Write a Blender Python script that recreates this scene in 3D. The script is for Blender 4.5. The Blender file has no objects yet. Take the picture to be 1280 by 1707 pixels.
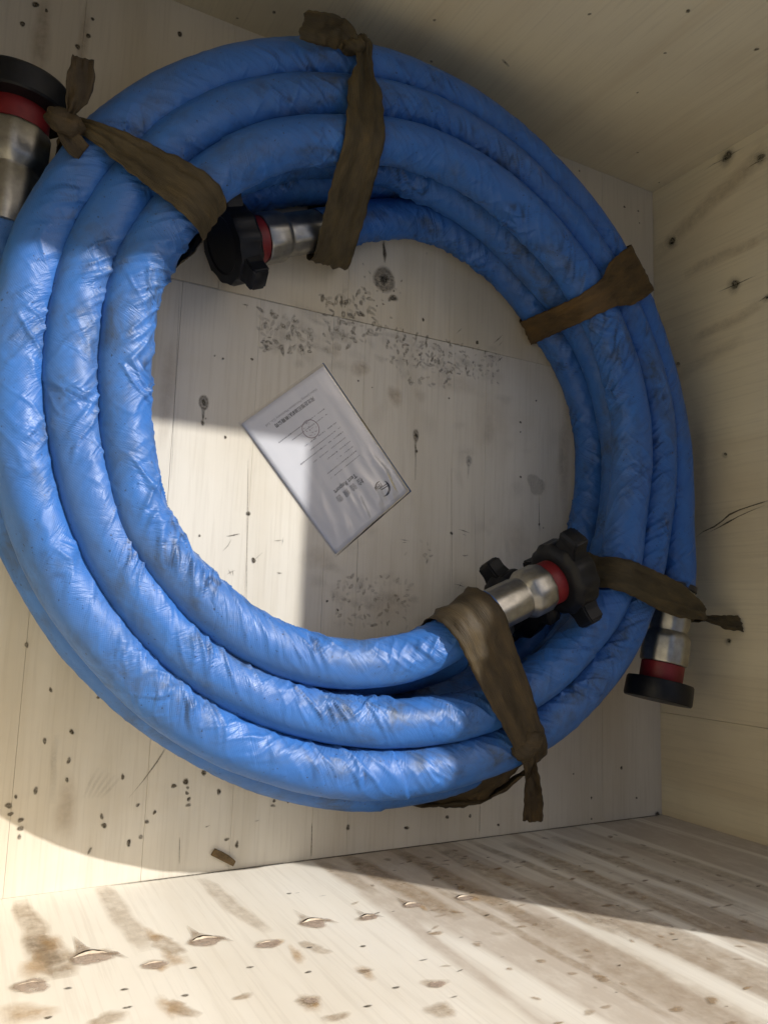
import bpy, bmesh, math, random
import numpy as np
from mathutils import Vector, Matrix

random.seed(7); rng = np.random.RandomState(11)
scene = bpy.context.scene
COL = scene.collection

# ---------------------------------------------------------------- camera
F_PX, CX, CY = 1290.0, 640.0, 853.5          # focal length and centre for a 1280 x 1707 frame
CAM_Z = 1.33                                  # metres above the crate floor
def _dir(p):
    v = np.array([p[0]-CX, -(p[1]-CY), -F_PX]); return v/np.linalg.norm(v)
_up = -_dir((-67, 1006))
_X = _dir((3200, 1113)); _X = _X-_up*(_X@_up); _X /= np.linalg.norm(_X)
ROT = np.stack([_X, np.cross(_up, _X), _up])
CAM = np.array([0, 0, CAM_Z])
cam_data = bpy.data.cameras.new('camera'); cam = bpy.data.objects.new('camera', cam_data); COL.objects.link(cam)
m4 = Matrix.Identity(4)
for i in range(3):
    for j in range(3): m4[i][j] = ROT[i, j]
    m4[i][3] = CAM[i]
cam.matrix_world = m4
cam_data.sensor_fit = 'VERTICAL'; cam_data.sensor_height = 36; cam_data.lens = F_PX/1707*36
cam_data.clip_start = .02; cam_data.clip_end = 500
scene.camera = cam

# ---------------------------------------------------------------- sky, sun, exposure
SUN = np.array([.82, .70, 1.0]); SUN /= np.linalg.norm(SUN)   # towards the sun: over the far and right crate rims
world = bpy.data.worlds.new('World'); scene.world = world; world.use_nodes = True
wn = world.node_tree; wn.nodes.clear()
sky = wn.nodes.new('ShaderNodeTexSky'); sky.sky_type = 'NISHITA'; sky.sun_disc = False
sky.sun_elevation = math.asin(SUN[2]); sky.sun_rotation = math.atan2(SUN[0], SUN[1])
sky.air_density = 1.0; sky.dust_density = 4.0; sky.ozone_density = 1.0
bg = wn.nodes.new('ShaderNodeBackground'); bg.inputs['Strength'].default_value = .095
wo = wn.nodes.new('ShaderNodeOutputWorld')
wn.links.new(sky.outputs[0], bg.inputs[0]); wn.links.new(bg.outputs[0], wo.inputs[0])
sl = bpy.data.lights.new('sun', 'SUN'); sl.energy = 3.9; sl.angle = math.radians(.7); sl.color = (1, .975, .94)
sun = bpy.data.objects.new('sun', sl); COL.objects.link(sun)
sun.rotation_euler = Vector(SUN).to_track_quat('Z', 'Y').to_euler(); sun.location = Vector(SUN)*6
scene.view_settings.view_transform = 'Standard'; scene.view_settings.look = 'None'
scene.view_settings.gamma = 1; scene.view_settings.use_curve_mapping = False
scene.view_settings.exposure = .24
scene.cycles.max_bounces = 8; scene.cycles.diffuse_bounces = 5; scene.cycles.glossy_bounces = 4
scene.cycles.transparent_max_bounces = 12; scene.cycles.use_denoising = True
scene.cycles.sample_clamp_indirect = 6

# ---------------------------------------------------------------- measuring helpers
def ray(p): return ROT@np.array([p[0]-CX, -(p[1]-CY), -F_PX])
def at(px, py, z=0.):                         # survey point of the photograph on the level z
    r = ray((px, py)); return CAM+(z-CAM_Z)/r[2]*r
def at_y(px, py, y):
    r = ray((px, py)); return CAM+(y-CAM[1])/r[1]*r
def at_x(px, py, x):
    r = ray((px, py)); return CAM+(x-CAM[0])/r[0]*r
X0, X1, Y0, Y1, WALL_H = -.085, 1.474, -.432, 1.112, 1.13

# ---------------------------------------------------------------- numpy noise
_perm = np.random.RandomState(3).permutation(256); _perm = np.r_[_perm, _perm, _perm]
_g = np.random.RandomState(4).normal(size=(256, 3)); _g /= np.linalg.norm(_g, axis=1)[:, None]
def noise(x, y, z=0., seed=0):
    x, y, z = np.broadcast_arrays(np.asarray(x, float)+seed*17.3, np.asarray(y, float)+seed*5.1, np.asarray(z, float)+seed*9.7)
    xi, yi, zi = np.floor(x).astype(int), np.floor(y).astype(int), np.floor(z).astype(int)
    xf, yf, zf = x-xi, y-yi, z-zi
    f = lambda t: t*t*t*(t*(t*6-15)+10)
    u, v, w = f(xf), f(yf), f(zf)
    out = 0
    for dx in (0, 1):
        for dy in (0, 1):
            for dz in (0, 1):
                h = _perm[_perm[_perm[(xi+dx) & 255]+((yi+dy) & 255)]+((zi+dz) & 255)]
                g = _g[h]
                d = g[..., 0]*(xf-dx)+g[..., 1]*(yf-dy)+g[..., 2]*(zf-dz)
                out = out+d*(u if dx else 1-u)*(v if dy else 1-v)*(w if dz else 1-w)
    return out*1.5
def sstep(a, b, x):
    t = np.clip((x-a)/(b-a), 0, 1); return t*t*(3-2*t)

# ---------------------------------------------------------------- materials
def mat(name):
    m = bpy.data.materials.new(name); m.use_nodes = True
    nt = m.node_tree; nt.nodes.clear()
    out = nt.nodes.new('ShaderNodeOutputMaterial'); b = nt.nodes.new('ShaderNodeBsdfPrincipled')
    nt.links.new(b.outputs[0], out.inputs[0])
    return m, nt, b, out
def N(nt, t, **kw):
    n = nt.nodes.new(t)
    for k, v in kw.items():
        if k in n.bl_rna.properties: setattr(n, k, v)
        else: n.inputs[k.replace('_', ' ')].default_value = v
    return n
def ramp(nt, src, stops):
    r = nt.nodes.new('ShaderNodeValToRGB'); e = r.color_ramp.elements
    while len(e) < len(stops): e.new(.5)
    for el, (p, c) in zip(e, stops):
        el.position = p; el.color = (*c, 1) if len(c) == 3 else c
    nt.links.new(src, r.inputs[0]); return r
def mix(nt, fac, a, b, blend='MIX'):
    n = nt.nodes.new('ShaderNodeMix'); n.data_type = 'RGBA'; n.blend_type = blend
    for s, i in ((fac, 0), (a, 6), (b, 7)):
        if hasattr(s, 'links') or isinstance(s, bpy.types.NodeSocket): nt.links.new(s, n.inputs[i])
        elif isinstance(s, tuple): n.inputs[i].default_value = (*s, 1)
        else: n.inputs[i].default_value = s
    return n.outputs[2]
def math_n(nt, op, a, b=0., clamp=False):
    n = nt.nodes.new('ShaderNodeMath'); n.operation = op; n.use_clamp = clamp
    for s, i in ((a, 0), (b, 1)):
        if isinstance(s, bpy.types.NodeSocket): nt.links.new(s, n.inputs[i])
        else: n.inputs[i].default_value = s
    return n.outputs[0]
def mapped(nt, scale, loc=(0, 0, 0), src=None):
    if src is None:
        g = nt.nodes.new('ShaderNodeNewGeometry'); src = g.outputs['Position']
    mp = nt.nodes.new('ShaderNodeMapping'); mp.inputs['Scale'].default_value = scale; mp.inputs['Location'].default_value = loc
    nt.links.new(src, mp.inputs[0]); return mp.outputs[0]
def tex_noise(nt, vec, scale, detail=4, rough=.55, dist=0.):
    n = nt.nodes.new('ShaderNodeTexNoise'); n.inputs['Scale'].default_value = scale; n.inputs['Detail'].default_value = detail
    n.inputs['Roughness'].default_value = rough; n.inputs['Distortion'].default_value = dist
    nt.links.new(vec, n.inputs['Vector']); return n.outputs[0]
def bump(nt, h, strength, dist, b, prev=None):
    n = nt.nodes.new('ShaderNodeBump'); n.inputs['Strength'].default_value = strength; n.inputs['Distance'].default_value = dist
    nt.links.new(h, n.inputs['Height'])
    if prev is not None: nt.links.new(prev, n.inputs['Normal'])
    nt.links.new(n.outputs[0], b.inputs['Normal']); return n.outputs[0]

def plywood(name, grain, light=(.77, .69, .495), dark=(.68, .585, .40), stain=.30, loc=(0, 0, 0), worn=False):
    """grain: axis index the veneer runs along."""
    m, nt, b, _ = mat(name)
    sc = [26., 26., 26.]; sc[grain] = 1.3
    g1 = tex_noise(nt, mapped(nt, sc, loc), 1., 6, .62, .6)
    sc2 = [5., 5., 5.]; sc2[grain] = .45
    g2 = tex_noise(nt, mapped(nt, sc2, loc), 1., 4, .6, .8)
    g3 = tex_noise(nt, mapped(nt, (2.3, 2.3, 2.3), loc), 1., 5, .6, .3)
    fine = [170., 170., 170.]; fine[grain] = 6.
    g4 = tex_noise(nt, mapped(nt, fine, loc), 1., 3, .6)
    c = ramp(nt, g2, [(.3, dark), (.52, light), (.75, tuple(v*1.06 for v in light))]).outputs[0]
    c = mix(nt, math_n(nt, 'MULTIPLY', ramp(nt, g1, [(.42, (1, 1, 1)), (.56, (0, 0, 0))]).outputs[0], .07), c, tuple(v*.8 for v in dark))
    c = mix(nt, math_n(nt, 'MULTIPLY', ramp(nt, g3, [(.46, (0, 0, 0)), (.70, (1, 1, 1))]).outputs[0], stain), c, (.44, .355, .225))
    c = mix(nt, math_n(nt, 'MULTIPLY', ramp(nt, g4, [(.36, (1, 1, 1)), (.5, (0, 0, 0))]).outputs[0], .10), c, (.26, .2, .125))
    if worn:
        # veneer worn to grey strips that run up the board
        sw = [9., 9., 9.]; sw[grain] = .55
        w1 = tex_noise(nt, mapped(nt, sw, (3.1, 0, 1.7)), 1., 3, .5, .9)
        geo = nt.nodes.new('ShaderNodeNewGeometry'); sep = nt.nodes.new('ShaderNodeSeparateXYZ'); nt.links.new(geo.outputs['Position'], sep.inputs[0])
        mr = N(nt, 'ShaderNodeMapRange'); mr.inputs[1].default_value = .585; mr.inputs[2].default_value = .60
        wob = math_n(nt, 'ADD', sep.outputs[0], math_n(nt, 'MULTIPLY', math_n(nt, 'SUBTRACT', tex_noise(nt, mapped(nt, (0, 0, 9.)), 1., 3), .5), .03))
        nt.links.new(wob, mr.inputs[0])
        wm = math_n(nt, 'MULTIPLY', ramp(nt, w1, [(.40, (0, 0, 0)), (.47, (1, 1, 1))]).outputs[0], mr.outputs[0])
        wm = math_n(nt, 'MULTIPLY', wm, .8)
        patch = tex_noise(nt, mapped(nt, (30, 30, 14)), 1., 5, .7)
        wm = math_n(nt, 'MULTIPLY', wm, ramp(nt, patch, [(.3, (.55, .55, .55)), (.55, (1, 1, 1))]).outputs[0])
        c = mix(nt, wm, c, (.47, .395, .315))
    nt.links.new(c, b.inputs['Base Color'])
    b.inputs['Roughness'].default_value = .62; b.inputs['Specular IOR Level'].default_value = .28
    hh = math_n(nt, 'ADD', g4, math_n(nt, 'MULTIPLY', g1, .6))
    bump(nt, hh, .12, .001, b)
    return m

def simple(name, col, rough=.5, metal=0., spec=.5, nscale=40., namp=.25, bumps=.1, bdist=.001):
    m, nt, b, _ = mat(name)
    co = nt.nodes.new('ShaderNodeTexCoord').outputs['Object']
    n = tex_noise(nt, mapped(nt, (1, 1, 1), src=co), nscale, 5, .6)
    c = mix(nt, ramp(nt, n, [(.3, (0, 0, 0)), (.7, (1, 1, 1))]).outputs[0], tuple(v*(1-namp) for v in col), tuple(min(1, v*(1+namp)) for v in col))
    nt.links.new(c, b.inputs['Base Color']); b.inputs['Roughness'].default_value = rough
    b.inputs['Metallic'].default_value = metal; b.inputs['Specular IOR Level'].default_value = spec
    if bumps: bump(nt, n, bumps, bdist, b)
    return m

def sleeve_material(name, loc):
    m, nt, b, _ = mat(name)
    uv = nt.nodes.new('ShaderNodeUVMap'); uv.uv_map = 'UVMap'; uvs = uv.outputs[0]
    big = tex_noise(nt, mapped(nt, (5.5, 9, 1), loc, uvs), 1., 5, .62, .5)
    smudge = tex_noise(nt, mapped(nt, (16, 22, 1), (loc[0]+4, loc[1], 0), uvs), 1., 6, .7, .4)
    base = mix(nt, ramp(nt, big, [(.35, (0, 0, 0)), (.65, (1, 1, 1))]).outputs[0], (.026, .120, .385), (.038, .152, .455))
    dust = tex_noise(nt, mapped(nt, (3, 5, 1), (loc[0]+2, 7, 0), uvs), 1., 6, .7, .6)
    base = mix(nt, math_n(nt, 'MULTIPLY', ramp(nt, dust, [(.45, (0, 0, 0)), (.68, (1, 1, 1))]).outputs[0], .16), base, (.15, .18, .24))
    d1 = math_n(nt, 'MULTIPLY', ramp(nt, big, [(.44, (0, 0, 0)), (.66, (1, 1, 1))]).outputs[0], ramp(nt, smudge, [(.40, (0, 0, 0)), (.62, (1, 1, 1))]).outputs[0])
    base = mix(nt, math_n(nt, 'MULTIPLY', d1, .95), base, (.042, .062, .095))
    spk = tex_noise(nt, mapped(nt, (180, 180, 1), loc, uvs), 1., 2, .5)
    clus = tex_noise(nt, mapped(nt, (13, 20, 1), (loc[0]+9, 2, 0), uvs), 1., 3, .6)
    sp = math_n(nt, 'MULTIPLY', ramp(nt, spk, [(.66, (0, 0, 0)), (.70, (1, 1, 1))]).outputs[0], ramp(nt, clus, [(.46, (0, 0, 0)), (.58, (1, 1, 1))]).outputs[0])
    base = mix(nt, math_n(nt, 'MULTIPLY', sp, .85), base, (.012, .022, .05))
    ga = nt.nodes.new('ShaderNodeAttribute'); ga.attribute_name = 'fold_dark'
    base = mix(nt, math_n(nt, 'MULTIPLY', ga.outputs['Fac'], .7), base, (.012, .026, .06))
    nt.links.new(base, b.inputs['Base Color'])
    b.inputs['Specular IOR Level'].default_value = .42
    rr = ramp(nt, smudge, [(.35, (.39, .39, .39)), (.7, (.56, .56, .56))]).outputs[0]
    nt.links.new(rr, b.inputs['Roughness'])
    # woven dot texture of the plastic fabric
    sep = nt.nodes.new('ShaderNodeSeparateXYZ'); nt.links.new(mapped(nt, (2*math.pi/.0042, 2*math.pi/.0036, 1), src=uvs), sep.inputs[0])
    weave = math_n(nt, 'MULTIPLY', math_n(nt, 'SINE', sep.outputs[0]), math_n(nt, 'SINE', sep.outputs[1]))
    # fine creases in both diagonals
    vr = nt.nodes.new('ShaderNodeVectorRotate'); vr.rotation_type = 'Z_AXIS'; vr.inputs['Angle'].default_value = .45; nt.links.new(uvs, vr.inputs[0])
    c1 = tex_noise(nt, mapped(nt, (34, 6, 1), loc, vr.outputs[0]), 1., 4, .6, .8)
    r1 = math_n(nt, 'ABSOLUTE', math_n(nt, 'SUBTRACT', c1, .5))
    vr2 = nt.nodes.new('ShaderNodeVectorRotate'); vr2.rotation_type = 'Z_AXIS'; vr2.inputs['Angle'].default_value = -.6; nt.links.new(uvs, vr2.inputs[0])
    c2 = tex_noise(nt, mapped(nt, (38, 6, 1), (loc[0]+5, 1, 0), vr2.outputs[0]), 1., 4, .6, .8)
    r2 = math_n(nt, 'ABSOLUTE', math_n(nt, 'SUBTRACT', c2, .5))
    at_ = nt.nodes.new('ShaderNodeAttribute'); at_.attribute_name = 'crease'
    pick = ramp(nt, tex_noise(nt, mapped(nt, (11, 14, 1), (loc[0]+1, 3, 0), uvs), 1., 2, .5), [(.46, (0, 0, 0)), (.54, (1, 1, 1))]).outputs[0]
    k1 = math_n(nt, 'POWER', math_n(nt, 'SUBTRACT', 1., math_n(nt, 'MULTIPLY', r1, 7.), True), 2.)
    k2 = math_n(nt, 'POWER', math_n(nt, 'SUBTRACT', 1., math_n(nt, 'MULTIPLY', r2, 7.), True), 2.)
    cr = math_n(nt, 'ADD', math_n(nt, 'MULTIPLY', k1, pick), math_n(nt, 'MULTIPLY', k2, math_n(nt, 'SUBTRACT', 1., pick)))
    cr = math_n(nt, 'MULTIPLY', cr, math_n(nt, 'ADD', at_.outputs['Fac'], .12))
    p = bump(nt, cr, .40, .0018, b)
    bump(nt, weave, .14, .0004, b, p)
    return m

def fabric_material(name, col):
    m, nt, b, _ = mat(name)
    uv = nt.nodes.new('ShaderNodeUVMap'); uv.uv_map = 'UVMap'; uvs = uv.outputs[0]
    n = tex_noise(nt, mapped(nt, (9, 34, 1), src=uvs), 1., 6, .7, .3)
    n2 = tex_noise(nt, mapped(nt, (60, 300, 1), src=uvs), 1., 3, .6)
    c = ramp(nt, n, [(.30, tuple(v*.5 for v in col)), (.5, col), (.68, (col[0]*1.6, col[1]*1.5, col[2]*1.25))]).outputs[0]
    nt.links.new(c, b.inputs['Base Color']); b.inputs['Roughness'].default_value = .62; b.inputs['Specular IOR Level'].default_value = .22
    sep = nt.nodes.new('ShaderNodeSeparateXYZ'); nt.links.new(mapped(nt, (2*math.pi/.003, 2*math.pi/.003, 1), src=uvs), sep.inputs[0])
    wv = math_n(nt, 'ADD', math_n(nt, 'SINE', sep.outputs[0]), math_n(nt, 'SINE', sep.outputs[1]))
    p = bump(nt, n2, .7, .0016, b)
    bump(nt, wv, .2, .0003, b, p)
    return m

def dirt_material(name, col, sc=260.):
    m, nt, b, out = mat(name)
    a = nt.nodes.new('ShaderNodeAttribute'); a.attribute_name = 'cover'
    n = tex_noise(nt, mapped(nt, (1, 1, 1)), sc, 5, .7)
    f = math_n(nt, 'MULTIPLY', a.outputs['Fac'], ramp(nt, n, [(.30, (.35, .35, .35)), (.62, (1.0, 1.0, 1.0))]).outputs[0], True)
    b.inputs['Base Color'].default_value = (*col, 1); b.inputs['Roughness'].default_value = .8; b.inputs['Specular IOR Level'].default_value = .15
    t = nt.nodes.new('ShaderNodeBsdfTransparent'); mx = nt.nodes.new('ShaderNodeMixShader')
    nt.links.new(f, mx.inputs[0]); nt.links.new(t.outputs[0], mx.inputs[1]); nt.links.new(b.outputs[0], mx.inputs[2]); nt.links.new(mx.outputs[0], out.inputs[0])
    return m

M = {}
M['floor'] = plywood('plywood_floor', 1, light=(.65, .61, .525), dark=(.56, .51, .41))
M['floor2'] = plywood('plywood_floor_far', 1, light=(.65, .585, .455), dark=(.56, .49, .355), loc=(2.2, 1.3, 0))
M['wall_y'] = plywood('plywood_long_wall', 2, loc=(5, 0, 3), stain=.2)
M['wall_worn'] = plywood('plywood_worn_wall', 2, light=(.79, .745, .655), dark=(.72, .665, .565), loc=(8, 0, 1), stain=.12, worn=True)
M['wall_x'] = plywood('plywood_side_wall', 2, loc=(1, 4, 2), stain=.25)
M['ground'] = simple('concrete_ground', (.28, .27, .25), .9, 0, .2, 3., .2, .2, .01)
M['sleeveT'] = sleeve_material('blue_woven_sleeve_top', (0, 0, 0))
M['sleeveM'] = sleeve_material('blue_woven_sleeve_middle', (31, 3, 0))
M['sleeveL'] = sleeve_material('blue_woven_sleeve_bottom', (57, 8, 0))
M['strap'] = fabric_material('brown_cloth', (.054, .040, .022))
M['strap_olive'] = fabric_material('olive_brown_cloth', (.064, .049, .025))
M['strap_warm'] = fabric_material('rusty_brown_cloth', (.088, .055, .022))
M['strap_dark'] = fabric_material('dark_brown_cloth', (.048, .035, .020))
M['steel'] = simple('zinc_plated_steel', (.36, .35, .315), .40, 1., .5, 55., .22, .25, .0015)
M['red'] = simple('red_paint', (.17, .007, .009), .5, 0, .5, 60., .15, .08)
M['black'] = simple('black_painted_iron', (.007, .0075, .009), .42, 0, .26, 60., .3, .2, .0012)
M['tape'] = simple('black_tape', (.015, .016, .02), .4)
M['paper'] = simple('white_paper', (.60, .605, .62), .7, 0, .2, 8., .02, 0)
M['ink'] = simple('black_ink', (.02, .02, .025), .6, 0, .2, 30., .1, 0)
M['ink_grey'] = simple('grey_ink', (.17, .17, .19), .6, 0, .2, 30., .1, 0)
M['stamp'] = simple('stamp_ink', (.12, .035, .06), .6, 0, .2, 30., .1, 0)
M['dirt'] = dirt_material('dark_dirt', (.045, .033, .018))
M['rust'] = dirt_material('brown_stain', (.36, .255, .15), 55.)
M['torn'] = dirt_material('torn_veneer_patch', (.42, .33, .26), 120.)
M['orange'] = dirt_material('rusty_stain', (.44, .27, .11), 80.)
M['split'] = dirt_material('split_veneer', (.30, .22, .15), 60.)
M['chip'] = simple('weathered_chip', (.13, .09, .045), .8, 0, .2, 120., .4, .4)
M['veneer'] = simple('torn_veneer', (.50, .415, .335), .7, 0, .2, 90., .3, .4, .001)
M['fresh'] = simple('fresh_torn_wood', (.56, .47, .36), .7, 0, .2, 120., .25, .4, .001)
M['slit_shade'] = simple('dark_slit_shade', (.03, .022, .014), .9, 0, .1, 90., .3, 0)  # flat dark colour for the painted shadow slits of the splinters
# thin clear film
m, nt, b, out = mat('clear_plastic_film')
gl = nt.nodes.new('ShaderNodeBsdfGlossy'); gl.inputs['Roughness'].default_value = .12; gl.inputs['Color'].default_value = (1, 1, 1, 1)
tr = nt.nodes.new('ShaderNodeBsdfTransparent'); tr.inputs['Color'].default_value = (.95, .95, .96, 1)
fr = nt.nodes.new('ShaderNodeFresnel'); fr.inputs['IOR'].default_value = 1.55
mx = nt.nodes.new('ShaderNodeMixShader')
nt.links.new(math_n(nt, 'MULTIPLY', fr.outputs[0], 1.15, True), mx.inputs[0]); nt.links.new(tr.outputs[0], mx.inputs[1]); nt.links.new(gl.outputs[0], mx.inputs[2])
nt.links.new(mx.outputs[0], out.inputs[0]); M['film'] = m

# ---------------------------------------------------------------- object helpers
def mesh_obj(name, verts, faces, material, parent=None, smooth=False):
    me = bpy.data.meshes.new(name); me.from_pydata([tuple(map(float, v)) for v in verts], [], [tuple(map(int, f)) for f in faces]); me.update()
    if material is not None: me.materials.append(M[material] if isinstance(material, str) else material)
    if smooth: me.polygons.foreach_set('use_smooth', [True]*len(me.polygons))
    o = bpy.data.objects.new(name, me); COL.objects.link(o); o.parent = parent
    return o
def bm_obj(name, bm, material, parent=None, smooth=False):
    bmesh.ops.recalc_face_normals(bm, faces=bm.faces)
    me = bpy.data.meshes.new(name); bm.to_mesh(me); bm.free(); me.materials.append(M[material])
    if smooth: me.polygons.foreach_set('use_smooth', [True]*len(me.polygons))
    o = bpy.data.objects.new(name, me); COL.objects.link(o); o.parent = parent
    return o
def box_bm(lo, hi, bev=0.):
    bm = bmesh.new(); bmesh.ops.create_cube(bm, size=1)
    for v in bm.verts: v.co = Vector([(lo[i]+hi[i])/2+v.co[i]*(hi[i]-lo[i]) for i in range(3)])
    if bev: bmesh.ops.bevel(bm, geom=bm.edges[:], offset=bev, segments=2, affect='EDGES', profile=.6)
    return bm
def empty(name, loc=(0, 0, 0)):
    o = bpy.data.objects.new(name, None); COL.objects.link(o); o.location = loc; o.empty_display_size = .05; return o
def tag(o, label=None, cat=None, group=None, kind=None):
    for k, v in (('label', label), ('category', cat), ('group', group), ('kind', kind)):
        if v: o[k] = v
    return o
def grid_faces(n, m, wrap=False, off=0):
    f = []
    for i in range(n-1):
        for j in range(m if wrap else m-1):
            a, b_ = i*m+j, i*m+(j+1) % m
            f.append((off+a, off+b_, off+b_+m, off+a+m))
    return f

# ---------------------------------------------------------------- ground and crate
g = bm_obj('ground', box_bm((-40, -40, -.13), (40, 40, -.118)), 'ground'); tag(g, kind='structure')
crate = empty('plywood_crate', ((X0+X1)/2, (Y0+Y1)/2, -.118))
tag(crate, 'large open pale plywood crate that holds the blue hoses', 'crate')
bpy.context.view_layer.update()
INV = Matrix.Translation(-crate.location)
def in_crate(o): o.parent = crate; o.matrix_parent_inverse = INV; return o
G = .00035
SEAM = .582
low = [X0, .097, .296, .4415, .592, .662, .875, .958, 1.106, 1.29, X1]
high = [X0, .097, .36, .62, .86, 1.10, 1.30, X1]
for xs, ya, yb, mm in ((low, Y0, SEAM, 'floor'), (high, SEAM, Y1, 'floor2')):
    for a, c in zip(xs[:-1], xs[1:]):
        dz = random.uniform(-.0005, .0002)
        in_crate(bm_obj('floor_board', box_bm((a+G*.5, ya+G, -.014), (c-G*.5, yb-G, dz), .0003), mm))
in_crate(bm_obj('floor_base', box_bm((X0, Y0, -.032), (X1, Y1, -.0145)), 'wall_x'))
for a in np.linspace(X0+.1, X1-.1, 4):
    in_crate(bm_obj('skid', box_bm((a-.045, Y0, -.118), (a+.045, Y1, -.0325), .003), 'wall_x'))
T = .014
def wall(name, lo, hi, mm): return in_crate(bm_obj(name, box_bm(lo, hi, .0006), mm))
wf = wall('far_wall_panel', (X0-T, Y1, -.03), (X1+T, Y1+T, WALL_H), 'wall_y')
wn_ = wall('near_wall_panel', (X0-T, Y0-T, -.03), (X1+T, Y0, WALL_H), 'wall_worn')
ws = -.2
wr1 = wall('side_wall_panel', (X1, Y0+.0003, -.03), (X1+T, ws-G, WALL_H), 'wall_x')
wr2 = wall('side_wall_panel', (X1+.0008, ws+G, -.03), (X1+T, Y1-.0003, WALL_H), 'wall_x')
wall('side_wall_panel', (X0-T, Y0+.0003, -.03), (X0, Y1-.0003, WALL_H), 'wall_x')

# ---------------------------------------------------------------- marks, stains, cracks (soft-edged dirt films)
class Dirt:
    def __init__(s): s.v, s.f, s.c = [], [], []
    def blob(s, o, ax, ay, rx, ry, rot=0., a=.8, soft=.45, ring=0., rough=.25, seg=12):
        """o: centre (3d); ax, ay: unit axes of the surface; radii in metres"""
        o, ax, ay = map(np.asarray, (o, ax, ay)); base = len(s.v)
        ph = random.random()*9; cr, sr = math.cos(rot), math.sin(rot)
        s.v.append(o); s.c.append(a*(1-ring))
        for k, (rr, aa) in enumerate(((soft, a), (1., 0.))):
            for i in range(seg):
                t = 2*math.pi*i/seg
                w = rr*(1+rough*(math.sin(2*t+ph)*.5+math.sin(3*t+ph*2)*.35+random.uniform(-.35, .35)))
                x, y = rx*w*math.cos(t), ry*w*math.sin(t)
                s.v.append(o+ax*(x*cr-y*sr)+ay*(x*sr+y*cr)); s.c.append(aa)
        for i in range(seg):
            j = (i+1) % seg
            s.f.append((base, base+1+i, base+1+j)); s.f.append((base+1+i, base+1+seg+i, base+1+seg+j, base+1+j))
    def line(s, pts, width, nrm, a=.8, core=.35):
        pts = [np.asarray(p, float) for p in pts]; nrm = np.asarray(nrm, float); base = len(s.v); n = len(pts)
        for i, p in enumerate(pts):
            t = pts[min(i+1, n-1)]-pts[max(i-1, 0)]; l = np.cross(nrm, t); l /= np.linalg.norm(l)+1e-9
            w = (width if np.isscalar(width) else width[i])/2
            e = 0.25 if i in (0, n-1) and n > 2 else 1.
            for k, al in ((-1, 0), (-core, a*e), (core, a*e), (1, 0)):
                s.v.append(p+l*w*k); s.c.append(al)
        for i in range(n-1):
            for k in range(3): s.f.append((base+i*4+k, base+i*4+k+1, base+i*4+k+5, base+i*4+k+4))
    def build(s, name, mm, parent):
        o = mesh_obj(name, s.v, s.f, mm)
        at_ = o.data.attributes.new('cover', 'FLOAT', 'POINT'); at_.data.foreach_set('value', np.asarray(s.c, np.float32))
        parent(o); o['kind'] = 'stuff'; return o
ux, uy, uz = np.array([1., 0, 0]), np.array([0, 1., 0]), np.array([0, 0, 1.])
E = .0006
def fl(px, py): p = at(px, py, 0); p[2] = E; return p
D = Dirt(); R_ = Dirt()
PXM = .00115                                        # about one photo pixel on the floor, in metres
def spot(px, py, w, h=None, rot=0., a=.85, **k): D.blob(fl(px, py), ux, uy, w*PXM/2, (h or w)*PXM/2, rot, a, **k)
# tread prints round the far seam
def tread(poly, n, size, a, seedv):
    r = random.Random(seedv)
    for i in range(n):
        u, v = r.random(), r.random()
        p = [(1-u)*(1-v)*poly[0][k]+u*(1-v)*poly[1][k]+u*v*poly[2][k]+(1-u)*v*poly[3][k] for k in (0, 1)]
        f_ = r.uniform(.6, 1.3)
        D.blob(fl(*p), ux, uy, size*f_*PXM*.58, size*f_*PXM*.30, r.choice((.3, 1.1, -.5, 1.5))+r.uniform(-.3, .3), a*r.uniform(.15, .85), .62, r.choice((.3, .6, .85, .1)), .3, 9)
tread([(432, 515), (520, 540), (520, 590), (432, 590)], 80, 12, .66, 1)
tread([(535, 490), (610, 480), (640, 560), (540, 590)], 95, 13, .7, 2)
tread([(640, 540), (830, 590), (830, 640), (640, 600)], 190, 9, .62, 3)
tread([(640, 590), (760, 590), (760, 650), (680, 640)], 55, 9, .42, 4)
tread([(560, 960), (690, 960), (680, 1050), (550, 1040)], 95, 9, .5, 5)
tread([(670, 890), (720, 890), (720, 940), (670, 940)], 9, 10, .6, 6)
for i in range(9): spot(437+i*2+random.uniform(-3, 3), 570+random.uniform(-8, 8), 8, 4, .1, .6)
for i in range(46):
    t_ = random.random(); spot(440+400*t_+random.gauss(0, 14), 540+85*t_+random.gauss(0, 22), random.uniform(18, 60), random.uniform(12, 34), random.uniform(-.5, .5), random.uniform(.05, .17), soft=.3, rough=.4)
for i in range(22): spot(random.gauss(625, 45), random.gauss(1000, 32), random.uniform(16, 46), random.uniform(12, 30), random.uniform(-.6, .6), random.uniform(.05, .15), soft=.3, rough=.4)
for i in range(40): spot(random.uniform(560, 940), random.uniform(600, 1000), random.uniform(14, 50), random.uniform(14, 60), random.uniform(-.6, .6), random.uniform(.03, .09), soft=.3, rough=.4)
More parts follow.
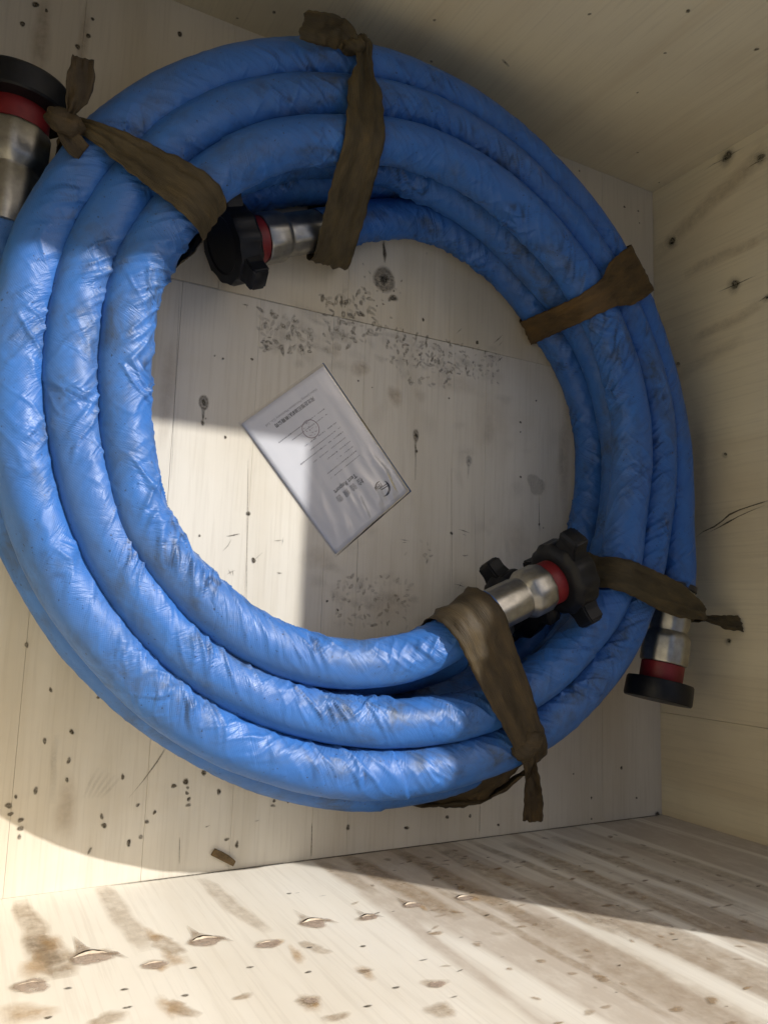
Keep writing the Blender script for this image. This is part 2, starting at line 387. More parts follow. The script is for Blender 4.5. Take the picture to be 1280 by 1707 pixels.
# knots
def knot(px, py, w, h, tail, a):
    D.blob(fl(px, py), ux, uy, w*PXM/2, h*PXM/2, 0, a*.75, .7, .75, .12, 16)
    D.blob(fl(px, py)+np.array([0, 0, .0002]), ux, uy, w*PXM/4.5, h*PXM/4.5, .3, a, .5, 0, .2, 10)
    if tail: D.line([fl(px, py+h*.3)+np.array([0, 0, .0003]), fl(px-1, py+h*.8), fl(px-2, py+h*.5+tail)], [w*PXM*.5, w*PXM*.3, .001], uz, a*.85)
knot(640, 466, 46, 56, 0, .85); D.line([fl(641, 438), fl(641, 425), fl(639, 408), fl(640, 400)], [.004, .012, .006, .002], uz, .9)
for i in range(30): spot(640+random.gauss(-4, 22), 470+random.gauss(12, 22), random.uniform(4, 10), random.uniform(3, 6), random.uniform(-1, 1), random.uniform(.2, .6))
spot(655, 497, 22, 16, .3, .75)
knot(340, 671, 17, 28, 26, .8); spot(338, 705, 8, 10, .2, .7); spot(343, 698, 4, 4)
knot(693, 726, 14, 26, 26, .8); spot(694, 752, 7, 8, 0, .9); D.line([fl(693, 745), fl(692, 800)], .002, uz, .5)
knot(781, 768, 15, 24, 22, .38)
D.blob(fl(893, 808), ux, uy, .028, .024, 0, .25, .8, .2, .25, 18); D.line([fl(898, 825), fl(898, 870), fl(899, 885)], .0025, uz, .8); spot(898, 874, 6, 6, 0, .9); spot(905, 880, 4)
# seam and joint darkening, nails
for (a, c, al, w) in (((414, 765), (411, 1000), .45, .0022), ((752, 780), (753, 980), .4, .0018), ((300, 474), (286, 800), .3, .0016), ((597, 895), (594, 970), .35, .0016), ((791, 850), (793, 990), .35, .0016), ((520, 1372), (519, 1427), .7, .0025), ((800, 1340), (799, 1388), .55, .002), ((300, 1395), (299, 1440), .5, .002)):
    n = 8; D.line([fl(a[0]+(c[0]-a[0])*i/n, a[1]+(c[1]-a[1])*i/n) for i in range(n+1)], w, uz, al)
D.line([fl(262+(x_-262), 460+(x_-262)*.229) for x_ in range(262, 840, 22)], .003, uz, .3)
for p, s_ in (((414, 856), 8), ((752, 889), 7), ((406, 1002), 6), ((867, 704), 6), ((867, 720), 4), ((867, 795), 5), ((423, 934), 8), ((333, 893), 4), ((705, 533), 6), ((748, 664), 4), ((893, 668), 5), ((597, 635), 4), ((620, 646), 3), ((372, 598), 4), ((420, 599), 6), ((358, 593), 4), ((376, 729), 5), ((545, 1002), 5), ((563, 1017), 4), ((795, 571), 8), ((300, 57), 9), ((38, 40), 8), ((60, 8), 10), ((130, 78), 8), ((148, 60), 8), ((155, 32), 6), ((78, 18), 5), ((1040, 345), 7), ((1063, 352), 6), ((1065, 372), 5), ((965, 285), 6), ((985, 1365), 5), ((1095, 1357), 14), ((1060, 1330), 6), ((1035, 1280), 7), ((985, 1330), 5), ((955, 1290), 5), ((800, 1305), 6), ((830, 1375), 6), ((745, 1362), 8), ((783, 1360), 7), ((675, 1380), 5), ((718, 1335), 8)):
    spot(p[0], p[1], s_, s_*random.uniform(.8, 1.3), random.uniform(-.5, .5), .92, soft=.65)
# near floor strip: speckles
for p in ((15, 1343), (27, 1328), (35, 1367), (35, 1381), (18, 1357), (33, 1395), (170, 1361), (174, 1376), (150, 1418), (230, 1342), (245, 1370), (258, 1354), (310, 1303), (313, 1313), (312, 1322), (315, 1332), (314, 1342), (378, 1399), (395, 1408), (290, 1310), (45, 1075), (75, 1235), (112, 1300), (120, 1220), (115, 1268), (455, 1343), (480, 1336), (457, 1335), (580, 1379), (678, 1380), (235, 1395), (215, 1405), (165, 1162), (85, 1150), (60, 1318), (205, 1295), (340, 1288), (365, 1320)):
    spot(p[0], p[1], random.uniform(4, 10), random.uniform(5, 12), random.uniform(-.4, .4), random.uniform(.6, .95), soft=.6)
for p in ((346, 1377), (428, 1367), (409, 508), (493, 536), (763, 552), (829, 568), (465, 900), (465, 955), (383, 954), (775, 885), (770, 1000), (675, 900), (832, 598), (775, 925), (765, 975)):   # staple scars
    k = random.uniform(.55, 1.15); ca, sa = math.cos(random.uniform(-.7, .7)), math.sin(random.uniform(-.7, .7))
    strokes = [(-8, 2, 9, -2, .0026), (-1, -9, 0, 9, .0014), (-6, 6, 6, 4, .0012), (4, -7, 5, 8, .0011)]
    for dx, dy, ex, ey, w in strokes[:1]+random.sample(strokes[1:], random.choice((0, 1, 1, 2))):
        dx, dy, ex, ey = [v_+random.uniform(-2.5, 2.5) for v_ in (dx*ca-dy*sa, dx*sa+dy*ca, ex*ca-ey*sa, ex*sa+ey*ca)]
        D.line([fl(p[0]+dx*k, p[1]+dy*k), fl(p[0]+(dx+ex)/2*k+random.uniform(-1, 1), p[1]+(dy+ey)/2*k+random.uniform(-1, 1)), fl(p[0]+ex*k, p[1]+ey*k)], [w*.4, w*random.uniform(.9, 1.6), w*.4], uz, random.uniform(.5, .95))
D.line([fl(378, 894), fl(390, 892), fl(400, 890)], .003, uz, .9); D.line([fl(386, 899), fl(380, 910), fl(372, 918)], .0015, uz, .7)
D.line([fl(438, 921), fl(430, 928), fl(423, 934)], .0015, uz, .6)
D.line([fl(278, 1245), fl(262, 1270), fl(240, 1300), (fl(215, 1330))], [.004, .003, .002, .001], uz, .75)
for i in range(5): D.line([fl(165+i*9, 1280+i*4), fl(150+i*8, 1305+i*3), fl(140+i*7, 1330)], .006, uz, .16)
D.line([fl(95, 1225), fl(90, 1270), fl(88, 1340)], .012, uz, .16)
# brown smears
for p, w, h, a in (((658, 660), 30, 36, .32), ((600, 615), 34, 30, .3), ((70, 60), 30, 120, .3), ((140, 60), 14, 110, .3), ((700, 660), 26, 24, .15), ((555, 585), 34, 22, .2), ((650, 1010), 90, 60, .16), ((760, 640), 120, 40, .12), ((860, 900), 60, 90, .14), ((110, 1350), 26, 90, .25), ((820, 700), 80, 120, .1), ((400, 1290), 90, 60, .12), ((530, 930), 60, 40, .15), ((280, 650), 26, 160, .2), ((940, 760), 30, 200, .25)):
    R_.blob(fl(*p)-np.array([0, 0, .0002]), ux, uy, w*PXM*.6, h*PXM*.6, 0, a, .35, 0, .25, 16)
D.build('floor_dirt', 'dirt', in_crate); R_.build('floor_smears', 'rust', in_crate)

# far wall and side wall marks
D = Dirt(); R_ = Dirt()
def fy(px, py): p = at_y(px, py, Y1); p[1] = Y1-E; return p
def fx(px, py): p = at_x(px, py, X1); p[0] = X1-E; return p
for p, s_ in (((858, 203), 6), ((842, 206), 3), ((887, 303), 7), ((971, 308), 7), ((996, 346), 8), ((948, 353), 5), ((1073, 351), 6), ((1026, 304), 4), ((1098, 304), 4), ((1146, 18), 7), ((1260, 82), 7), ((1108, 88), 5), ((982, 23), 5), ((724, 33), 5), ((719, 102), 5), ((1062, 254), 4), ((1062, 154), 4), ((913, 252), 4), ((457, 20), 6), ((396, 30), 4), ((396, 55), 6), ((1046, 391), 5)):
    D.blob(fy(*p), ux, uz, s_*.00075, s_*.0007, random.random(), .8, .6)
D.line([fy(837, 98), fy(842, 104), fy(848, 111)], .006, (0, -1, 0), .85)
for p, s_ in (((1212, 260), 16), ((1268, 262), 11), ((1226, 224), 7), ((1120, 402), 13), ((1225, 474), 13), ((1130, 606), 6), ((1209, 757), 5), ((1215, 1068), 6), ((1280, 495), 7)):
    D.blob(fx(*p), uy, uz, s_*.0008, s_*.00105, .3, .95, .6); D.blob(fx(p[0]-2, p[1]+2), uy, uz, s_*.0017, s_*.0019, .3, .35, .4)
for a, c in (((1172, 284), (1240, 246)), ((1194, 489), (1262, 458)), ((1242, 282), (1278, 262)), ((1264, 502), (1280, 493))):
    D.line([fx(a[0]+(c[0]-a[0])*i/4, a[1]+(c[1]-a[1])*i/4+random.uniform(-1, 1)) for i in range(5)], [.001, .003, .004, .003, .001], (-1, 0, 0), .7)
for a, c, w, al in (((1140, 455), (1280, 395), .035, .24), ((1090, 425), (1280, 250), .06, .26), ((1150, 570), (1280, 500), .035, .22), ((1110, 640), (1240, 560), .04, .14), ((1130, 240), (1280, 130), .05, .12), ((1165, 700), (1165, 900), .05, .15)):
    R_.line([fx(a[0]+(c[0]-a[0])*i/6, a[1]+(c[1]-a[1])*i/6+random.uniform(-3, 3)) for i in range(7)], w, (-1, 0, 0), al, .3)
D.build('wall_specks', 'dirt', in_crate); R_.build('wall_streaks', 'rust', in_crate)
D = Dirt()
crk = [(1158, 896), (1172, 886), (1190, 878), (1204, 868), (1215, 858), (1232, 850), (1250, 844), (1266, 839), (1282, 834)]
D.line([fx(*p) for p in crk], [.001, .0025, .004, .0035, .005, .003, .0025, .003, .002], (-1, 0, 0), 1., .6)
D.line([fx(*p) for p in ((1178, 889), (1200, 878), (1212, 871), (1230, 861), (1250, 852), (1275, 842))], [.001, .003, .005, .002, .002, .001], (-1, 0, 0), .95, .6)
D.build('wall_crack', 'dirt', in_crate)
# near wall: stains and torn nail points
D = Dirt(); R_ = Dirt()
def fn(px, py): p = at_y(px, py, Y0); p[1] = Y0+E; return p
def streak(x, z0, z1, w, al, who=None):
    n = 7; (who or R_).line([(x+random.uniform(-.004, .004)+i*.003, Y0+E, z0+(z1-z0)*i/n) for i in range(n+1)], [w*(.6+.6*math.sin(math.pi*(i+.5)/(n+1))) for i in range(n+1)], (0, 1, 0), al, .5)
for px, py0, py1, w, al in ((35, 1500, 1640, .035, .45), (165, 1475, 1600, .035, .32), (335, 1465, 1575, .03, .28), (60, 1560, 1640, .05, .5), (255, 1560, 1600, .03, .45), (500, 1570, 1600, .02, .4), (280, 1670, 1706, .02, .45)):
    a, c = fn(px, py0), fn(px, py1); streak(a[0], a[2], a[2]+abs(c[2]-a[2]), w, al)
for x, w, al, z0, z1 in ((.66, .05, .5, .0, .34), (.76, .045, .52, .0, .42), (.84, .05, .5, .0, .5), (.93, .03, .4, .0, .55), (.99, .055, .48, .05, .6), (1.10, .045, .4, .05, .5), (1.22, .04, .35, .1, .6), (.72, .02, .35, .2, .7), (.60, .03, .25, .0, .2), (.90, .09, .35, .25, .8), (.78, .09, .3, .35, .8), (1.05, .06, .3, .3, .8)):
    streak(x, z0, z1, w, al)
for i in range(150):
    x = random.uniform(.55, 1.25); z = random.uniform(.05, .85)
    R_.blob((x, Y0+E*1.6, z), ux, uz, random.uniform(.003, .014), random.uniform(.003, .009), random.uniform(-.5, .5), random.uniform(.25, .7), .5, 0, .35, 9)
for i in range(70):
    x = random.uniform(.5, 1.25); z = random.uniform(.08, .8)
    D.blob((x, Y0+E*2, z), ux, uz, random.uniform(.0015, .008), random.uniform(.001, .0028), random.uniform(-.3, .3), random.uniform(.4, .9), .5, 0, .3, 8)
for p in ((114, 1648), (208, 1650), (309, 1660), (323, 1614), (417, 1613), (514, 1621), (516, 1580), (605, 1578), (613, 1678), (482, 1490), (81, 1697), (660, 1647), (213, 1680)):
    D.blob(fn(*p), ux, uz, .0055, .0032, 0, .85, .55, .2)
D.line([(x_, Y0+E, .003) for x_ in np.linspace(.25, X1, 20)], .008, (0, 1, 0), .75)
for p, w in (((50, 1640), .028), ((150, 1590), .03), ((255, 1608), .022), ((340, 1568), .03), ((445, 1574), .024), ((520, 1538), .028), ((612, 1530), .024), ((405, 1663), .016), ((608, 1620), .014), ((515, 1670), .024), ((180, 1700), .03), ((725, 1640), .024), ((735, 1685), .03), ((560, 1697), .02)):
    R_.blob(fn(*p)+np.array([0, E, 0]), ux, uz, w*.8, w*.55, 0, .55, .5, 0, .35, 14)
D.build('near_wall_specks', 'dirt', in_crate); R_.build('near_wall_stains', 'rust', in_crate)

def splinter(px, py, w, open_=1.):
    """a nail point has pushed the veneer up: torn oval, raised lip, dark slot and a split above it"""
    c = fn(px, py); sd = random.randint(0, 99); w = w*random.uniform(.6, .95); sl_ = random.uniform(-.3, .5)
    n = 34; pts = []
    for i in range(n):
        a = 2*math.pi*i/n; k = 1+.55*float(noise(math.cos(a)*1.9, math.sin(a)*1.6, 0, sd))+.22*float(noise(math.cos(a)*6, math.sin(a)*6, 0, sd))
        pts.append((c[0]+w*(math.cos(a)+sl_*max(0, math.sin(a)))*k, Y0+.0018, c[2]+w*.45+w*.72*math.sin(a)*k))
    TORN.blob((c[0]+sl_*w*.3, Y0+.0013, c[2]+w*.45), ux, uz, w*1.15, w*.95, 0, .9, .72, 0, .3, 22)
    if random.random() < .6: RUSTY.blob((c[0]+w*random.uniform(.2, 1.2), Y0+.0010, c[2]+w*random.uniform(.3, 1.6)), ux, uz, w*random.uniform(.5, .9), w*random.uniform(.7, 1.6), 0, .6, .35, 0, .4, 14)
    v = []; m_ = 7; q = 19
    for i in range(q):
        u = -1+2*i/(q-1); bow = 1-u*u
        for j in range(m_):
            t = j/(m_-1)
            y = Y0+.0006+open_*.0028*math.sin(math.pi*min(1, t*1.1))**.8*bow**.7*(1+.3*float(noise(u*3, t, seed=sd+2)))
            z = c[2]-w*.30*bow+w*.22+(t-.5)*w*(.06+.14*bow)+w*.05*float(noise(u*4, t*.5, seed=sd+1))
            v.append((c[0]+u*w*.92, y, z))
    o = mesh_obj('splinter', v, grid_faces(q, m_), 'fresh', smooth=True); o.parent = wn_
    ar = [(c[0]+w*.8*u, Y0+.0022, c[2]-w*(-.14+.60*(1-u*u))) for u in np.linspace(-1, 1, 11)]
    br_ = [(c[0]+w*.8*u, Y0+.0024, c[2]-w*(-.18+.26*(1-u*u))) for u in np.linspace(-1, 1, 11)]
    if open_ < .65: return
    o = mesh_obj('slit_shadow', ar+br_, [(i, i+1, i+12, i+11) for i in range(10)], 'slit_shade'); o.parent = wn_  # shadow slit beside the raised lip, painted as a flat dark strip
    z0 = c[2]
    SPL.line([(c[0]-w*.15, Y0+E*2.5, z0-w*.1), (c[0]-w*.28, Y0+E*2.5, z0-w*1.0), (c[0]-w*.45, Y0+E*2.5, z0-w*2.6)], [w*random.uniform(.9, 1.7), w*random.uniform(.4, .9), w*.06], (0, 1, 0), random.choice((.45, .6, .75)), .8)
    SPL.line([(c[0]+w*.6, Y0+E*2.4, z0-w*.05), (c[0]+w*1.15, Y0+E*2.4, z0+w*.4), (c[0]+w*1.7, Y0+E*2.4, z0+w*1.3)], [w*.7, w*.5, w*.05], (0, 1, 0), .7, .7)
    SPL.line([(c[0]-w*.8, Y0+E*2.4, z0+w*.0), (c[0]-w*.9, Y0+E*2.4, z0+w*.4), (c[0]-w*.85, Y0+E*2.4, z0+w*.8)], [w*.3, w*.25, w*.05], (0, 1, 0), .5, .6)
SPL = Dirt(); TORN = Dirt(); RUSTY = Dirt()
bpy.context.view_layer.update()
for p, w, op in (((150, 1592), .026, 1.2), ((340, 1566), .026, 1.1), ((520, 1536), .026, 1.1), ((255, 1607), .02, .6), ((445, 1572), .02, .5), ((612, 1528), .019, .7), ((50, 1640), .022, .4), ((683, 1508), .017, .9), ((770, 1496), .014, .8), ((725, 1640), .013, .3), ((515, 1668), .012, .3)):
    splinter(*p, w, op)
SPL.build('splinter_splits', 'split', in_crate); TORN.build('torn_veneer', 'torn', in_crate)
for px, py, a_, b_ in ((60, 1610, .018, .05), (85, 1575, .014, .045), (290, 1600, .014, .03), (255, 1560, .012, .03), (285, 1680, .014, .035), (45, 1690, .03, .03), (495, 1592, .01, .03), (520, 1672, .018, .02), (610, 1622, .012, .02)):
    RUSTY.blob(fn(px, py)+np.array([0, E, 0]), ux, uz, a_, b_, 0, .5, .3, 0, .45, 16)
RUSTY.build('rust_stains', 'orange', in_crate)

# ---------------------------------------------------------------- hose centre lines
RS = .0395
def lerp_path(table, n=1400):
    """table rows: unwound angle (deg, falling), radius, z about the coil centre -> points"""
    t = np.array(table, float); th = np.linspace(t[0, 0], t[-1, 0], n)
    def sm(c):
        v = np.interp(-th, -t[:, 0], t[:, c]); step = abs(t[-1, 0]-t[0, 0])/n; k = max(3, int(14/step)) | 1
        w = np.hanning(k+2)[1:-1]; w /= w.sum()
        return np.convolve(np.pad(v, k//2, 'edge'), w, 'valid')
    r, z = sm(1), sm(2); a = np.radians(th)
    return np.c_[CO[0]+r*np.cos(a), CO[1]+r*np.sin(a), z]
CO = np.array([.647, .362])
def polar(px, py, z, turn):
    w = at(px, py, z)[:2]-CO; return (math.degrees(math.atan2(w[1], w[0])), math.hypot(*w), z, turn)
ringC = [(660, 1100), (560, 1106), (450, 1077), (350, 1010), (240, 878), (212, 750), (208, 600), (222, 480), (262, 400), (335, 315), (450, 247), (560, 235), (700, 248), (800, 298), (900, 385), (1010, 550), (1050, 700), (1042, 860), (1030, 960)]
ringB = [(1005, 1017), (960, 1071), (913, 1121), (800, 1185), (700, 1203), (560, 1196), (450, 1168), (300, 1078), (200, 950), (128, 740), (118, 600), (150, 430), (250, 280), (330, 212), (450, 170), (560, 166), (680, 184), (800, 242), (900, 330), (1048, 550), (1092, 700), (1085, 870), (1066, 980)]
ringA = [(1036, 1062), (1002, 1113), (957, 1164), (913, 1203), (800, 1260), (700, 1284), (560, 1286), (450, 1260), (300, 1186), (200, 1095), (100, 955), (45, 800), (30, 640), (60, 430), (140, 285), (220, 205), (330, 142), (450, 110), (600, 112), (700, 145), (800, 198), (900, 285), (1068, 540), (1112, 700), (1124, 860)]
tab = []; last = 0.
for ring, z in ((ringC, .209), (ringB, .201), (ringA, .193)):
    for p in ring:
        th, r, zz, _ = polar(*p, z, 0)
        if tab:
            while th > last: th -= 360
            while th < last-300: th += 360
        tab.append((th, r, zz)); last = th
pT = lerp_path(tab, 2400)
def P3(*pts): return np.array([at(*p) for p in pts])
def join(*parts):
    pts = np.vstack(parts); d = np.r_[True, np.linalg.norm(np.diff(pts, axis=0), axis=1) > 1e-4]; return pts[d]
def resample(p, ds, smooth=0.):
    s = np.r_[0, np.cumsum(np.linalg.norm(np.diff(p, axis=0), axis=1))]; n = int(s[-1]/ds)+1
    q = np.linspace(0, s[-1], n); out = np.c_[[np.interp(q, s, p[:, k]) for k in range(3)]].T
    if smooth:
        k = max(3, int(smooth/ds)) | 1; w = np.hanning(k+2)[1:-1]; w /= w.sum()
        for c in range(3):
            e = out[:, c]; pad = k//2
            ext = np.r_[2*e[0]-e[pad:0:-1], e, 2*e[-1]-e[-2:-pad-2:-1]]
            out[:, c] = np.convolve(ext, w, 'valid')
    return out
startT = P3((958, 951, .234), (927, 965, .233), (872, 991, .230), (800, 1029, .226), (745, 1066, .218), (700, 1090, .212))
endT = P3((1127, 940, .193), (1125, 985, .192), (1114, 1055, .189), (1101, 1125, .186), (1094, 1172, .184))
pathT = resample(join(startT, pT, endT), .0027, .06)
# middle hose
tabM = [(-78, .455, .116), (-100, .462, .118), (-135, .48, .121), (-180, .475, .121), (-225, .485, .116), (-250, .492, .108), (-275, .492, .112), (-310, .502, .121), (-338, .56, .121), (-360, .583, .121), (-400, .59, .121), (-450, .565, .121), (-495, .560, .121), (-540, .555, .121), (-630, .58, .121), (-680, .61, .121), (-720, .655, .12), (-760, .678, .118), (-790, .66, .117), (-840, .630, .112), (-870, .630, .116), (-895, .643, .120)]
startM = np.array([(.985, .050, .106), (.93, .018, .108), (.86, -.028, .110), (.79, -.07, .114)])
endM = np.array([(.004, .48, .124), (.003, .56, .128), (.004, .66, .134), (.006, .76, .138)])
pathM = resample(join(startM, lerp_path(tabM), endM), .0042, .08)
tabL = [(78, .455, .045), (70, .476, .043), (59, .496, .043), (50, .511, .043), (41, .520, .043), (25, .552, .043), (13, .574, .043), (0, .578, .043), (-30, .575, .043), (-90, .545, .043), (-180, .525, .043), (-222, .490, .043), (-242, .470, .043), (-258, .474, .043), (-288, .54, .043), (-320, .60, .043), (-360, .655, .043), (-400, .665, .043), (-450, .63, .043), (-500, .615, .043), (-540, .605, .043), (-630, .64, .043), (-660, .66, .043)]
e2a, e2b = at(545, 382, .058), at(392, 405, .074)
startL = np.array([e2b, e2a, at(600, 370, .047), at(650, 365, .045)])
pathL = lerp_path(tabL)
tl = pathL[-1]-pathL[-8]; tl /= np.linalg.norm(tl)
pathL = resample(join(startL, pathL, pathL[-1]+tl*np.linspace(.02, .2, 6)[:, None]), .0042, .06)

TUBES = []                                    # (polyline, radius) for the straps to lie on
def arclen(p): return np.r_[0, np.cumsum(np.linalg.norm(np.diff(p, axis=0), axis=1))]

def sleeve(path, material, parent, seg, seed, amp=1., seams=()):
    n = len(path); t = np.gradient(path, axis=0); t /= np.linalg.norm(t, axis=1)[:, None]
    up = uz-t*(t@uz)[:, None]; up /= np.linalg.norm(up, axis=1)[:, None]
    inn = np.cross(up, t)                     # runs clockwise, so this points away from or to the centre:
    cen = np.c_[np.tile(CO, (n, 1)), path[:, 2]]-path
    sgn = np.sign((inn*cen).sum(1).mean()); inn = inn*sgn
    s = arclen(path); ph = np.linspace(-math.pi*.75, math.pi*1.25, seg, endpoint=False)
    S, PH = np.meshgrid(s, ph, indexing='ij')
    r = np.full(S.shape, RS)
    r = r+.0012*noise(S/.10, np.cos(PH)*1.2, np.sin(PH)*1.2, seed)+.0006*noise(S/.035, np.cos(PH)*1.5, np.sin(PH)*1.5, seed+1)
    face = np.clip(np.cos(PH-.55), -1, 1)
    mk = sstep(-.15, .75, face)*(.45+.95*sstep(-.25, .35, noise(S/.11, PH*.35, 0, seed+2)))
    mo = .26*(.4+sstep(0, .5, noise(S/.2, PH*.5, 3, seed+9)))
    # draped folds: two families of slanting ridges that meet in zigzags
    w1 = .3*noise(S/.045, PH*1.1, 1, seed+3)
    a1 = noise(S/.031+PH*1.25+w1, PH*.40, 0, seed+4)
    a2 = noise(S/.036-PH*1.0+w1, PH*.5, 5, seed+5)
    sharp = lambda q: (1-np.minimum(1, np.abs(q)*5.0))**1.35
    fold = sharp(a1)*.9+sharp(a2)*sstep(-.15, .3, noise(S/.09, PH*.5, 7, seed+6))*.9
    a3 = noise(S/.019+PH*1.6, PH*.8, 2, seed+7)
    fine = sharp(a3)
    r = r+amp*((mk+mo)*(fold*.0034-.0010)+mk*fine*.0019*sstep(-.1, .35, noise(S/.08, PH*.7, 11, seed+8)))
    # overlapped ends of the sleeve lengths
    for (sp, k, h) in seams:
        e = S-(sp+k*np.sin(PH+1.)+.004*noise(PH*2, sp*3, 0, seed)); r = r+1.7*h*np.where(e > 0, 1, 0)*np.exp(-np.maximum(e, 0)/.09)
    V = path[:, None, :]+r[..., None]*(np.cos(PH)[..., None]*inn[:, None, :]+np.sin(PH)[..., None]*up[:, None, :])
    me = bpy.data.meshes.new('sleeve')
    i = np.arange(n-1)[:, None]*seg; j = np.arange(seg)[None, :]; j2 = (j+1) % seg
    q = np.stack([i+j, i+j2, i+j2+seg, i+j+seg], -1).reshape(-1, 4)
    if sgn > 0: q = q[:, ::-1]
    me.vertices.add(n*seg); me.vertices.foreach_set('co', V.reshape(-1).astype(np.float32))
    me.loops.add(q.size); me.loops.foreach_set('vertex_index', q.reshape(-1).astype(np.int32))
    me.polygons.add(len(q)); me.polygons.foreach_set('loop_start', np.arange(0, q.size, 4, dtype=np.int32)); me.polygons.foreach_set('loop_total', np.full(len(q), 4, np.int32))
    me.polygons.foreach_set('use_smooth', np.ones(len(q), bool))
    uvl = me.uv_layers.new(name='UVMap')
    U = S.reshape(-1)[q]; Vv = (PH*RS).reshape(-1)[q]
    wrapf = (np.ptp(Vv, axis=1) > .1)
    Vv[wrapf] = np.where(Vv[wrapf] < 0, Vv[wrapf]+2*math.pi*RS, Vv[wrapf])
    uvl.data.foreach_set('uv', np.stack([U, Vv], -1).reshape(-1).astype(np.float32))
    ca = me.attributes.new('crease', 'FLOAT', 'POINT'); ca.data.foreach_set('value', np.clip(mk+mo*.6, 0, 1.4).reshape(-1).astype(np.float32))
    valley = sstep(.12, .02, np.abs(a3+.12))*mk*.6+sstep(.05, .0, np.abs(a1-.14))*mk  # thin lines along the folds where the sleeve colour turns darker
    ga = me.attributes.new('fold_dark', 'FLOAT', 'POINT'); ga.data.foreach_set('value', np.clip(valley*sstep(-.3, .3, noise(S/.06, PH, 6, seed+12)), 0, 1).reshape(-1).astype(np.float32))
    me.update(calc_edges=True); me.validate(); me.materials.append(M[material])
    o = bpy.data.objects.new('sleeve', me); COL.objects.link(o); o.parent = parent
    TUBES.append((path[::4], RS+.0045))
    return o

def lathe(name, prof, frame, material, parent, seg=56, facet=None, smooth=True):
    """prof: (distance along the axis, radius) rows; frame: origin, axis, e1, e2"""
    o, ax, e1, e2 = frame; v = []; n = len(prof)
    for (d, r) in prof:
        for k in range(seg):
            a = 2*math.pi*k/seg; rr = r
            if facet and r > facet[1]: rr = r*(1-facet[2]*(.5+.5*math.cos(a*facet[0])))
            v.append(o+ax*d+(e1*math.cos(a)+e2*math.sin(a))*rr)
    f = grid_faces(n, seg, True)
    f.append(tuple(range(seg))[::-1]); f.append(tuple(range((n-1)*seg, n*seg)))
    ob = mesh_obj(name, v, f, material, parent)
    me = ob.data
    bm = bmesh.new(); bm.from_mesh(me); bmesh.ops.recalc_face_normals(bm, faces=bm.faces); bm.to_mesh(me); bm.free()
    if smooth:
        me.polygons.foreach_set('use_smooth', [len(p.vertices) == 4 for p in me.polygons])
        me.set_sharp_from_angle(angle=math.radians(32))
    return ob

def coupling(parent, o, ax, kind, roll=0., tape=False, scale=1., rad=1., collar=('red_collar', 'red')):
    ax = ax/np.linalg.norm(ax); e1 = np.cross(ax, uz); e1 /= np.linalg.norm(e1); e2 = np.cross(e1, ax)
    fr = (o, ax, e1, e2); k = scale
    if tape: lathe('tape_band', [(-.008, RS+.0015), (-.007, RS+.0035), (.004, RS+.0035), (.006, RS-.001)], fr, 'tape', parent)
    lathe('ferrule', [(d*k, r*k*rad) for d, r in ((-.03, .027), (-.0015, .029), (0, .0385), (.062, .0385), (.066, .0365), (.071, .0365), (.079, .0435), (.084, .0455), (.118, .0455), (.122, .0435), (.1225, .036))], fr, 'steel', parent, 70, (10, .037, .035))
    lathe(collar[0], [(d*k, r*k*rad) for d, r in ((.1222, .038), (.1235, .041), (.150, .041), (.153, .039))], fr, collar[1], parent)
    if kind == 'cap':
        nut = lathe('end_cap', [(d*k, r*k*rad) for d, r in ((.149, .041), (.1495, .0615), (.152, .0635), (.178, .0645), (.181, .0625), (.1815, .02))], fr, 'black', parent)
    else:
        nut = lathe('union_nut', [(d*k, r*k*rad) for d, r in ((.148, .0405), (.1485, .052), (.153, .064), (.160, .070), (.192, .071), (.199, .068), (.2005, .050), (.1985, .047), (.198, .01))], fr, 'black', parent, 60, (12, .06, .05))
        for i in range(3):
            a = roll+i*2*math.pi/3; d = e1*math.cos(a)+e2*math.sin(a); w = np.cross(ax, d); bm = bmesh.new()
            rows = []
            for (h, hw, a0, a1) in ((.052, .030, .160, .196), (.070, .023, .161, .195), (.080, .0205, .162, .194), (.089, .0220, .161, .195), (.096, .0210, .163, .193), (.100, .016, .167, .189)):
                rows.append([bm.verts.new(tuple(o+k*(d*h+w*sx*hw+ax*aa))) for sx, aa in ((-1, a0), (1, a0), (1, a1), (-1, a1))])
            for r0, r1 in zip(rows[:-1], rows[1:]):
                for q in range(4): bm.faces.new((r0[q], r0[(q+1) % 4], r1[(q+1) % 4], r1[q]))
            bm.faces.new(rows[0][::-1]); bm.faces.new(rows[-1])
            bmesh.ops.recalc_face_normals(bm, faces=bm.faces)
            bmesh.ops.bevel(bm, geom=bm.edges[:], offset=.0028, segments=2, affect='EDGES')
            lg = bm_obj('lug', bm, 'black', nut, True); lg.data.set_sharp_from_angle(angle=math.radians(40))
    tip = .12*k
    TUBES.append((np.array([o+ax*x for x in np.linspace(-.03, tip, 12)]), .047*k))
    return nut

